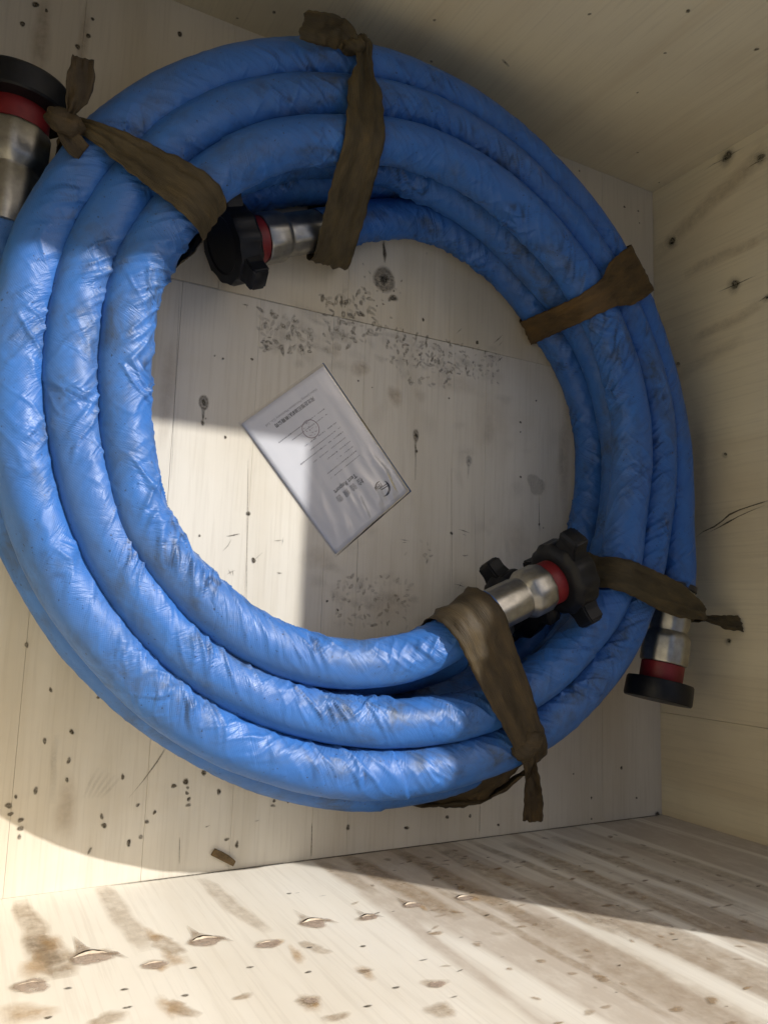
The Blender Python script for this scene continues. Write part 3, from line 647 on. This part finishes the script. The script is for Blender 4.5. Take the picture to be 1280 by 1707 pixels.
def hose(name, label, path, material, seg, seed, amp, cut0, cut1, ends, seams=()):
    s = arclen(path); i0, i1 = np.searchsorted(s, cut0), np.searchsorted(s, s[-1]-cut1)
    body = path[i0:i1]
    root = empty(name, (0, 0, 0)); tag(root, label, 'hose', 'blue wrapped hoses coiled in the crate')
    sleeve(body, material, root, seg, seed, amp, seams)
    a = path[0]-body[0]; b_ = path[-1]-body[-1]
    for e, o, ax in ((ends[0], body[0], a), (ends[1], body[-1], b_)):
        coupling(root, o+ax/np.linalg.norm(ax)*.0, ax, **e)
    return root
sT = arclen(pathT)[-1]; sM = arclen(pathM)[-1]
hose('coiled_hose', 'topmost blue hose coil, its inner steel end resting above the lower right bundle', pathT, 'sleeveT', 92, 21, 1., .205, .238,
     (dict(kind='nut', roll=.35), dict(kind='cap', tape=True, scale=1.3, rad=.80)), seams=((1.05, .02, .0016), (1.32, .015, .0013), (2.9, .02, .0014), (4.1, -.02, .0014), (5.4, .02, .0014), (6.9, .02, .0016), (8.2, .02, .0014)))
hose('coiled_hose', 'middle blue hose coil, its outer steel end at the upper left corner', pathM, 'sleeveM', 52, 43, 1., .205, .218,
     (dict(kind='nut', roll=1.35, collar=('collar', 'black')), dict(kind='cap', scale=1.2, rad=.97)), seams=((1.7, .02, .0015), (4.4, .02, .0015), (7.2, .03, .0018)))
hose('coiled_hose', 'lowest blue hose coil on the crate floor, its black nut under the far side', pathL, 'sleeveL', 52, 65, 1., .17, .2,
     (dict(kind='nut', roll=.55), dict(kind='nut', roll=.5)), seams=((1.2, .02, .0016), (3.3, .02, .0015)))

# torn corners of the sleeve fabric along the outer side
top_hose = [o for o in bpy.data.objects if o.get('category') == 'hose'][0]
M['flap'] = simple('dark_blue_torn_fabric', (.003, .006, .016), .8, 0, .1)
for px, py, ln, ang in ((404, 1302, .030, -.42), (566, 1340, .040, .02), (742, 1332, .036, .2), (163, 1152, .016, -.85), (984, 1184, .030, .72), (1042, 1088, .026, 1.0)):
    c = at(px, py, .115); d = np.array([math.cos(ang), math.sin(ang), 0]); out_ = c[:2]-CO; out_ = np.r_[out_/np.linalg.norm(out_), 0]
    n = 9; v = []
    for i in range(n):
        t = i/(n-1); wd = .0065*math.sin(math.pi*t)**.8*(1-.4*t)
        p = c+d*(t-.5)*ln-out_*.010
        v += [p+uz*.006, p+out_*(wd+.004)-uz*.002*t]
    o = mesh_obj('torn_flap', v, [(2*i, 2*i+1, 2*i+3, 2*i+2) for i in range(n-1)], 'flap', top_hose, True)
    md = o.modifiers.new('thickness', 'SOLIDIFY'); md.thickness = .0012

# ---------------------------------------------------------------- cloth straps
def hull(pts):
    pts = sorted(map(tuple, pts))
    def half(ps):
        h = []
        for p in ps:
            while len(h) > 1 and (h[-1][0]-h[-2][0])*(p[1]-h[-2][1])-(h[-1][1]-h[-2][1])*(p[0]-h[-2][0]) <= 0: h.pop()
            h.append(p)
        return h[:-1]
    return np.array(half(pts)+half(pts[::-1]))
ALL = None
def push_out(V, extra=.0022, iters=2):
    for _ in range(iters):
        for pl, r in TUBES:
            lo, hi = V.min(0)-.1, V.max(0)+.1
            sel = pl[((pl > lo) & (pl < hi)).all(1)]
            if len(sel) < 2: continue
            d = np.linalg.norm(V[:, None, :]-sel[None], axis=2); k = d.argmin(1)
            # refine to the segment
            q = sel[k]; dd = V-q; dist = np.linalg.norm(dd, axis=1)
            bad = dist < r+extra
            V[bad] = q[bad]+dd[bad]/dist[bad][:, None]*(r+extra)
    V[:, 2] = np.maximum(V[:, 2], .0012)
    return V
def ribbon_mesh(name, ctr, lat, nrm, width, material, parent, m=15, seed=0, rumple=.0016, closed=False, push=True, thick=.0013, fold=0.):
    n = len(ctr); u = np.linspace(-1, 1, m); s = arclen(ctr)
    jag = .0022*noise((arclen(ctr)/.014)[:, None], np.sign(u)[None, :]*5., 1, seed+5)*np.abs(u)[None, :]**3
    wv = np.asarray(width)[:, None]*u[None, :]/2+jag
    V = ctr[:, None, :]+lat[:, None, :]*wv[..., None]
    S, U = np.meshgrid(s, u, indexing='ij')
    tight = np.clip(1.3-np.asarray(width)/.075, .15, 1.)[:, None]
    crs = np.abs(noise(S/.045+U*.9, U*1.7-S/.2, 4, seed+2)); crs2 = np.abs(noise(S/.12-U*.4, U*3.6, 9, seed+3))
    h = rumple*6.0*((.30-np.minimum(crs, .30))+(.22-np.minimum(crs2, .22)))+rumple*(noise(S/.05, U*1.6, 0, seed)+.7*noise(S/.11, U*4., 2, seed+1))*(1+2.5*tight)+fold*np.exp(-((U-.35)/.16)**2)-fold*.6*np.exp(-((U+.1)/.12)**2)
    V = V+nrm[:, None, :]*np.maximum(h, -.001)[..., None]
    V = V.reshape(-1, 3)
    if push: V = push_out(V)
    o = mesh_obj(name, V, grid_faces(n, m), material, parent, True)
    uvl = o.data.uv_layers.new(name='UVMap'); UV = np.stack([S, U*np.asarray(width)[:, None]/2], -1).reshape(-1, 2)
    li = np.zeros(len(o.data.loops), int); o.data.loops.foreach_get('vertex_index', li)
    uvl.data.foreach_set('uv', UV[li].reshape(-1).astype(np.float32))
    md = o.modifiers.new('thickness', 'SOLIDIFY'); md.thickness = thick; md.offset = 0
    return o
def loop_strap(name, parent, p_out, p_in, width_fn, material, seed, skew=lambda a, z, L: 0., fold=0., inset=(.03, .03), rumple=.0016):
    e = (p_in-p_out)[:2]; L = np.linalg.norm(e); e = e/L; e3 = np.array([e[0], e[1], 0]); nn = np.array([-e[1], e[0], 0])
    pts = []
    for pl, r in TUBES:
        d = (pl-p_out)@nn; a = (pl-p_out)@e3
        for i in np.where(d[:-1]*d[1:] <= 0)[0]:
            if -inset[0] < a[i] < L+inset[1]:
                t = pl[i+1]-pl[i]; t /= np.linalg.norm(t); k = 1/max(.45, abs(t@nn))
                for q in np.linspace(0, 2*math.pi, 28, endpoint=False): pts.append((a[i]+math.cos(q)*(r+.003)*k, max(.0015, pl[i, 2]+math.sin(q)*(r+.003))))
    h = hull(pts); h = np.vstack([h, h[:1]])
    # start under the outer side so that the join is out of sight
    h3 = np.c_[h, np.zeros(len(h))]; rs = resample(h3, .005)[:, :2]
    k0 = np.argmin(rs[:, 0]+rs[:, 1]*2); rs = np.roll(rs[:-1], -k0, axis=0); rs = np.vstack([rs, rs[:1]])
    ctr = p_out[None]*np.array([1, 1, 0])+rs[:, :1]*e3+rs[:, 1:]*uz
    ctr = ctr+np.array([skew(a, z, L) for a, z in rs])[:, None]*nn
    lat = np.tile(nn, (len(ctr), 1)); t = np.gradient(ctr, axis=0); t /= np.linalg.norm(t, axis=1)[:, None]
    nr = np.cross(t, lat); cen = ctr.mean(0); nr = nr*np.sign(((ctr-cen)*nr).sum(1).mean()); nr /= np.linalg.norm(nr, axis=1)[:, None]
    w = np.array([width_fn(a/L, z) for a, z in rs])
    return ribbon_mesh(name, ctr, lat, nr, w, material, parent, 17, seed, rumple, fold=fold)
def tail(name, parent, pts, widths, facing, material, seed, rumple=.002):
    """free end of a strap: pts world, facing the way its flat side looks"""
    ctr = resample(np.array(pts, float), .003, .02); n = len(ctr)
    s = arclen(ctr); w = np.interp(s/s[-1], np.linspace(0, 1, len(widths)), widths)
    t = np.gradient(ctr, axis=0); t /= np.linalg.norm(t, axis=1)[:, None]
    fc = np.asarray(facing, float); lat = np.cross(t, fc); lat /= np.linalg.norm(lat, axis=1)[:, None]; nr = np.cross(lat, t)
    return ribbon_mesh(name, ctr, lat, nr, w, material, parent, 11, seed, rumple, push=False)
def knot_lump(parent, c, r, ax, material, seed):
    bm = bmesh.new(); bmesh.ops.create_icosphere(bm, subdivisions=4, radius=1)
    ax = np.asarray(ax, float)/np.linalg.norm(ax); q = Vector((1, 0, 0)).rotation_difference(Vector(ax)).to_matrix()
    co = np.array([v.co for v in bm.verts])
    k = 1+.16*noise(co[:, 0]*1.4, co[:, 1]*1.4, co[:, 2]*1.4, seed)+.13*np.abs(noise(co[:, 0]*3, co[:, 1]*3+co[:, 0]*2, co[:, 2]*3, seed+1))-.12*np.exp(-((co[:, 0]-.15)/.16)**2)
    for v, kk in zip(bm.verts, k):
        p = Vector((v.co.x*r[0], v.co.y*r[1], v.co.z*r[2]))*float(kk); v.co = q@p+Vector(c)
    uvl = bm.loops.layers.uv.new('UVMap')
    for f in bm.faces:
        for l in f.loops: l[uvl].uv = (l.vert.co.x, l.vert.co.y+l.vert.co.z)
    return bm_obj('knot', bm, material, parent, True)
def strap(label):
    r = empty('cloth_strap', (0, 0, 0)); tag(r, label, 'strap', 'brown cloth straps tied round the hose bundle'); return r
view = lambda p: (CAM-p)/np.linalg.norm(CAM-p)
lin = lambda x, xs, ys: float(np.interp(x, xs, ys))

# upper left, tied beside the outer fitting
s1 = strap('brown cloth strap knotted beside the fitting at the upper left')
po, pi_ = at(100, 205, .2), at(338, 372, .2)
loop_strap('band', s1, po, pi_, lambda a, z: lin(a, [0, .2, .55, .9, 1.1], [.022, .032, .062, .080, .074]), 'strap_olive', 5, fold=.004, inset=(.05, .05))
k1 = at(108, 203, .245); knot_lump(s1, k1, (.026, .017, .016), (1, -.2, .1), 'strap_dark', 3)
tail('loose_end', s1, [k1, at(121, 183, .255), at(130, 158, .27), at(137, 128, .285), at(139, 97, .29)], [.012, .012, .026, .036, .032, .026], view(k1), 'strap_dark', 8)
tail('loose_end', s1, [k1, at(112, 222, .24), at(122, 238, .236), at(140, 254, .232)], [.012, .026, .03, .024], view(k1), 'strap_dark', 9)
# far side, folded end against the wall
s2 = strap('brown cloth strap over the far side, its end folded against the wall')
po, pi_ = at(597, 85, .22), at(601, 262, .24)
loop_strap('band', s2, po, pi_, lambda a, z: lin(a, [0, .1, .25, .42, 1.1], [.036, .032, .034, .064, .076]), 'strap_olive', 15, fold=.004, inset=(.05, .12), skew=lambda a, z, L: 0. if (a < L*.8 and z > .1) else (.24-min(z, .24))*.17)
k2 = at(588, 78, .24); knot_lump(s2, k2, (.022, .014, .016), (1, .3, .2), 'strap_olive', 13)
tail('loose_end', s2, [k2, at(572, 58, .25), at(545, 48, .262), at(520, 42, .27), at(503, 38, .275)], [.03, .045, .05, .046, .044], (view(k2)+np.array([0, -.3, 0])), 'strap_olive', 18, .0025)
# right side
s3 = strap('wide flat brown cloth strap across the right upper side of the bundle')
po, pi_ = at(1052, 455, .2), at(893, 548, .06)
loop_strap('band', s3, po, pi_, lambda a, z: lin(a, [0, .3, .58, .85, 1.1], [.105, .105, .098, .062, .05]), 'strap_warm', 25, inset=(.12, .06), rumple=.0012)
# near side, big knot
s4 = strap('broad brown cloth strap over the lower right bundle with a hanging loose end')
po, pi_ = at(872, 1258, .2), at(752, 1010, .215)
loop_strap('band', s4, po, pi_, lambda a, z: lin(a, [-.1, .1, .4, .8, 1.], [.055, .066, .086, .102, .100]), 'strap', 35, skew=lambda a, z, L: (.19-min(z, .19))*(.75 if a < L*.5 else .5), fold=.0035, inset=(.09, .07))
k4 = at(878, 1240, .235); knot_lump(s4, k4, (.034, .022, .02), (-.75, -.6, .05), 'strap', 33)
tail('loose_end', s4, [k4, at(883, 1258, .225), at(887, 1290, .205), at(889, 1330, .19), at(888, 1367, .175)], [.03, .016, .026, .034, .035], view(k4)+np.array([0, .4, 0]), 'strap_dark', 38)
ex = tail('band', s4, [k4, at(860, 1262, .2), at(825, 1298, .165), at(785, 1327, .11), at(748, 1338, .06), at(715, 1335, .012)], [.03, .04, .046, .046, .042, .04], np.array([-.35, -.8, .55]), 'strap', 39)
# lower right, round the outer fitting
s5 = strap('olive cloth strap tied to the red and black fitting at the right wall')
po, pi_ = at(1150, 1030, .19), at(985, 950, .2)
loop_strap('band', s5, po, pi_, lambda a, z: lin(a, [0, .12, .35, .55, 1.1], [.016, .030, .066, .072, .06]), 'strap_olive', 45, fold=.004, inset=(.07, .10), skew=lambda a, z, L: 0. if a < L*.7 else -(.2-min(z, .2))*.35)
k5 = at(1145, 1028, .215); knot_lump(s5, k5, (.018, .012, .012), (1, 0, 0), 'strap_olive', 43)
tail('loose_end', s5, [k5, at(1163, 1029, .215), at(1180, 1032, .218), at(1208, 1038, .222), at(1233, 1040, .225)], [.012, .008, .018, .032, .036], view(k5)+np.array([0, .2, 0]), 'strap_olive', 48)

# ---------------------------------------------------------------- test report in its plastic sleeve
q1, q2, q3, q4 = (at(*p) for p in ((540, 604), (684, 820), (560, 925), (396, 709)))
u_ = (q3-q2+q4-q1)/2; W_ = np.linalg.norm(u_); u_ /= W_
d_ = (q1-q2); d_ = d_-u_*(d_@u_); H_ = np.linalg.norm(d_); d_ /= H_
o_ = (q1+q2+q3+q4)/4-u_*W_/2-d_*H_/2
doc = empty('test_report', tuple((q1+q2+q3+q4)/4)); tag(doc, 'white printed report sheet in a clear plastic sleeve on the crate floor', 'document')
bpy.context.view_layer.update(); DINV = Matrix.Translation(-doc.location)
def in_doc(o): o.parent = doc; o.matrix_parent_inverse = DINV; return o
def dp(a, b, z): return o_+u_*a+d_*b+uz*z
n1, n2 = 22, 30; vs = []
for i in range(n1):
    for j in range(n2):
        a, b = i/(n1-1), j/(n2-1)
        vs.append(dp(.004+a*(W_-.008), .005+b*(H_-.010), .0014+.0004*float(noise(a*2, b*2, 0, 3))))
pp = mesh_obj('paper', vs, grid_faces(n1, n2), 'paper', None, True); in_doc(pp)
pm = pp.modifiers.new('thickness', 'SOLIDIFY'); pm.thickness = .0008; pm.offset = 0
n1, n2 = 70, 100; ii, jj = np.meshgrid(np.linspace(0, 1, n1), np.linspace(0, 1, n2), indexing='ij')
puff = np.minimum(1, np.minimum(np.minimum(ii, 1-ii)*9, np.minimum(jj, 1-jj)*11))
wr = sstep(.55, .0, jj)*sstep(1.0, .0, ii*.55)+.12
cr1 = np.abs(noise(ii*7+jj*3, jj*3.2-ii*1.5, 0, 71)); cr2 = np.abs(noise(ii*12, jj*4+ii*3, 3, 72))
hz = .0027+puff*(.0006+wr*(.0026*(.5-cr1)+.0018*(.5-cr2)))
vs = np.array([dp(a*W_, b*H_, 0) for a, b in zip(ii.ravel(), jj.ravel())]); vs[:, 2] = np.where(puff.ravel() < .02, .0012, np.maximum(hz.ravel(), .0025))
fm = mesh_obj('plastic_sleeve', vs, [f_[::-1] for f_ in grid_faces(n1, n2)], 'film', None, True); in_doc(fm)
ZP = .0022
def dxy(px, py):
    w = at(px, py, ZP)-o_; return w@u_, w@d_
font_obj_mat = Matrix(((u_[0], -d_[0], 0, 0), (u_[1], -d_[1], 0, 0), (0, 0, 1, 0), (0, 0, 0, 1)))
def text(body, p0, p1, size, name, mm, spacing=1., bold=0.):
    """p0, p1: photo points where the line starts and ends on the sheet"""
    cu = bpy.data.curves.new(name, 'FONT'); cu.body = body; cu.size = size; cu.offset = bold; cu.space_character = spacing; cu.resolution_u = 3
    to = bpy.data.objects.new(name, cu); COL.objects.link(to)
    bpy.context.view_layer.update()
    me = bpy.data.meshes.new_from_object(to.evaluated_get(bpy.context.evaluated_depsgraph_get())); bpy.data.objects.remove(to)
    xs = np.array([v.co for v in me.vertices]); a, b = dxy(*p0), dxy(*p1)
    L = math.hypot(b[0]-a[0], b[1]-a[1]); k = L/max(1e-6, xs[:, 0].max()-xs[:, 0].min())
    kk = size/(xs[:, 1].max()-xs[:, 1].min())
    for v in me.vertices:
        x, y = (v.co.x-xs[:, 0].min())*k, (v.co.y-(xs[:, 1].min()+xs[:, 1].max())/2)*kk
        w = dp(a[0]+x, (a[1]+b[1])/2-y, ZP); v.co = Vector(w)
    me.materials.clear(); me.materials.append(M[mm])
    ob = bpy.data.objects.new(name, me); COL.objects.link(ob); return in_doc(ob)
text('检 验 报 告', (605, 800), (562, 834), .0135, 'heading_text', 'ink')
text('Test Report', (593, 791), (557, 820), .0118, 'heading_text', 'ink', bold=.0002)
text('河北巨恒石油机械有限公司', (524, 664), (459, 710), .0088, 'company_name', 'ink', bold=.0002)
text('Hebei Juheng Petroleum Machinery Co., Ltd', (528, 649), (443, 709), .0062, 'company_name', 'ink_grey')
# print too small to read in the photo: words as short bars
lines = [((599, 759), (551, 798)), ((594, 752), (546, 789)), ((588, 744), (562, 765)), ((584, 736), (544, 766)), ((576, 730), (522, 770)), ((572, 720), (501, 774)), ((568, 712), (517, 750)), ((561, 705), (508, 743)), ((546, 692), (485, 733)), ((541, 682), (464, 738))]
for li, (a, b) in enumerate(lines):
    (ax_, ay_), (bx_, by_) = dxy(*a), dxy(*b); x = ax_; y = (ay_+by_)/2; v, f = [], []
    while x < bx_:
        w = random.uniform(.0012, .0042); h = random.uniform(.0006, .0011)*(1.2 if li % 2 else .9)
        k = len(v); v += [dp(x, y-h, ZP), dp(min(x+w, bx_), y-h, ZP), dp(min(x+w, bx_), y+h, ZP), dp(x, y+h, ZP)]; f.append((k, k+3, k+2, k+1))
        x += w+random.uniform(.0008, .0028)+(.006 if random.random() < .08 else 0)
    in_doc(mesh_obj('print_line', v, f, 'ink_grey'))
def ring_flat(name, c, r0, r1, a0, a1, mm, taper=False, n=40, z=ZP):
    v, f = [], []
    for i in range(n+1):
        t = i/n; a = a0+(a1-a0)*t; w = (math.sin(math.pi*t)**.8 if taper else 1.)
        rm, hw = (r0+r1)/2, (r1-r0)/2*w
        for rr in (rm-hw, rm+hw): v.append(dp(c[0]+rr*math.cos(a), c[1]+rr*math.sin(a), z))
    for i in range(n): f.append((2*i, 2*i+1, 2*i+3, 2*i+2))
    return in_doc(mesh_obj(name, v, f, mm))
cs = dxy(518, 715); ring_flat('stamp', cs, .0168, .0180, 0, 2*math.pi, 'stamp', z=ZP+.0002)
v, f = [], []
for i in range(26):
    a = random.uniform(0, 6.28); r = .014*math.sqrt(random.random()); x, y = cs[0]+r*math.cos(a), cs[1]+r*math.sin(a); w, h = random.uniform(.001, .003), random.uniform(.0005, .0012)
    k = len(v); v += [dp(x, y, ZP+.0002), dp(x+w, y, ZP+.0002), dp(x+w, y+h, ZP+.0002), dp(x, y+h, ZP+.0002)]; f.append((k, k+3, k+2, k+1))
in_doc(mesh_obj('stamp_lettering', v, f, 'stamp'))
cl = dxy(637, 814)
ring_flat('logo_arc', cl, .0135, .0185, math.radians(-215), math.radians(-60), 'ink', True)
ring_flat('logo_arc', cl, .0130, .0165, math.radians(20), math.radians(110), 'ink', True)
def bar(name, x0, y0, x1, y1, w, mm='ink'):
    a, b = np.array([x0, y0]), np.array([x1, y1]); l = (b-a)/np.linalg.norm(b-a); nrm = np.array([-l[1], l[0]])*w/2
    in_doc(mesh_obj(name, [dp(cl[0]+p[0], cl[1]+p[1], ZP+.0001) for p in (a-nrm, b-nrm, b+nrm, a+nrm)], [(0, 1, 2, 3)], mm))
bar('logo_stroke', -.018, -.004, .004, -.001, .0022); bar('logo_stroke', -.017, .0005, .006, .003, .002)
for i in range(3):
    x = -.003+i*.0062
    bar('logo_letter', x, .0035, x, .0115, .0016); bar('logo_letter', x+.0036, .0035, x+.0036, .0115, .0016); bar('logo_letter', x, .0075 if i else .0045, x+.0036, .0075 if i else .0045, .0016)

# ---------------------------------------------------------------- small splinter of wood lying by the near wall
c = at(374, 1428, .004); bm = box_bm((-.022, -.006, -.0035), (.022, .006, .0035), .0012)
bmesh.ops.subdivide_edges(bm, edges=bm.edges[:], cuts=2)
for v in bm.verts:
    v.co.y *= 1-.35*max(0, v.co.x/.022); v.co += Vector((0, .0015*float(noise(v.co.x*90, v.co.y*90, 1)), .0012*float(noise(v.co.x*70, v.co.y*120, 7))))
    v.co.y -= .002*(v.co.x/.022)**2
ch = bm_obj('wood_splinter', bm, 'chip', None, True); ch.location = (c[0], c[1], .0045); ch.rotation_euler = (0, 0, -.55)
tag(ch, 'short brown wood splinter lying on the floor by the near wall', 'splinter')
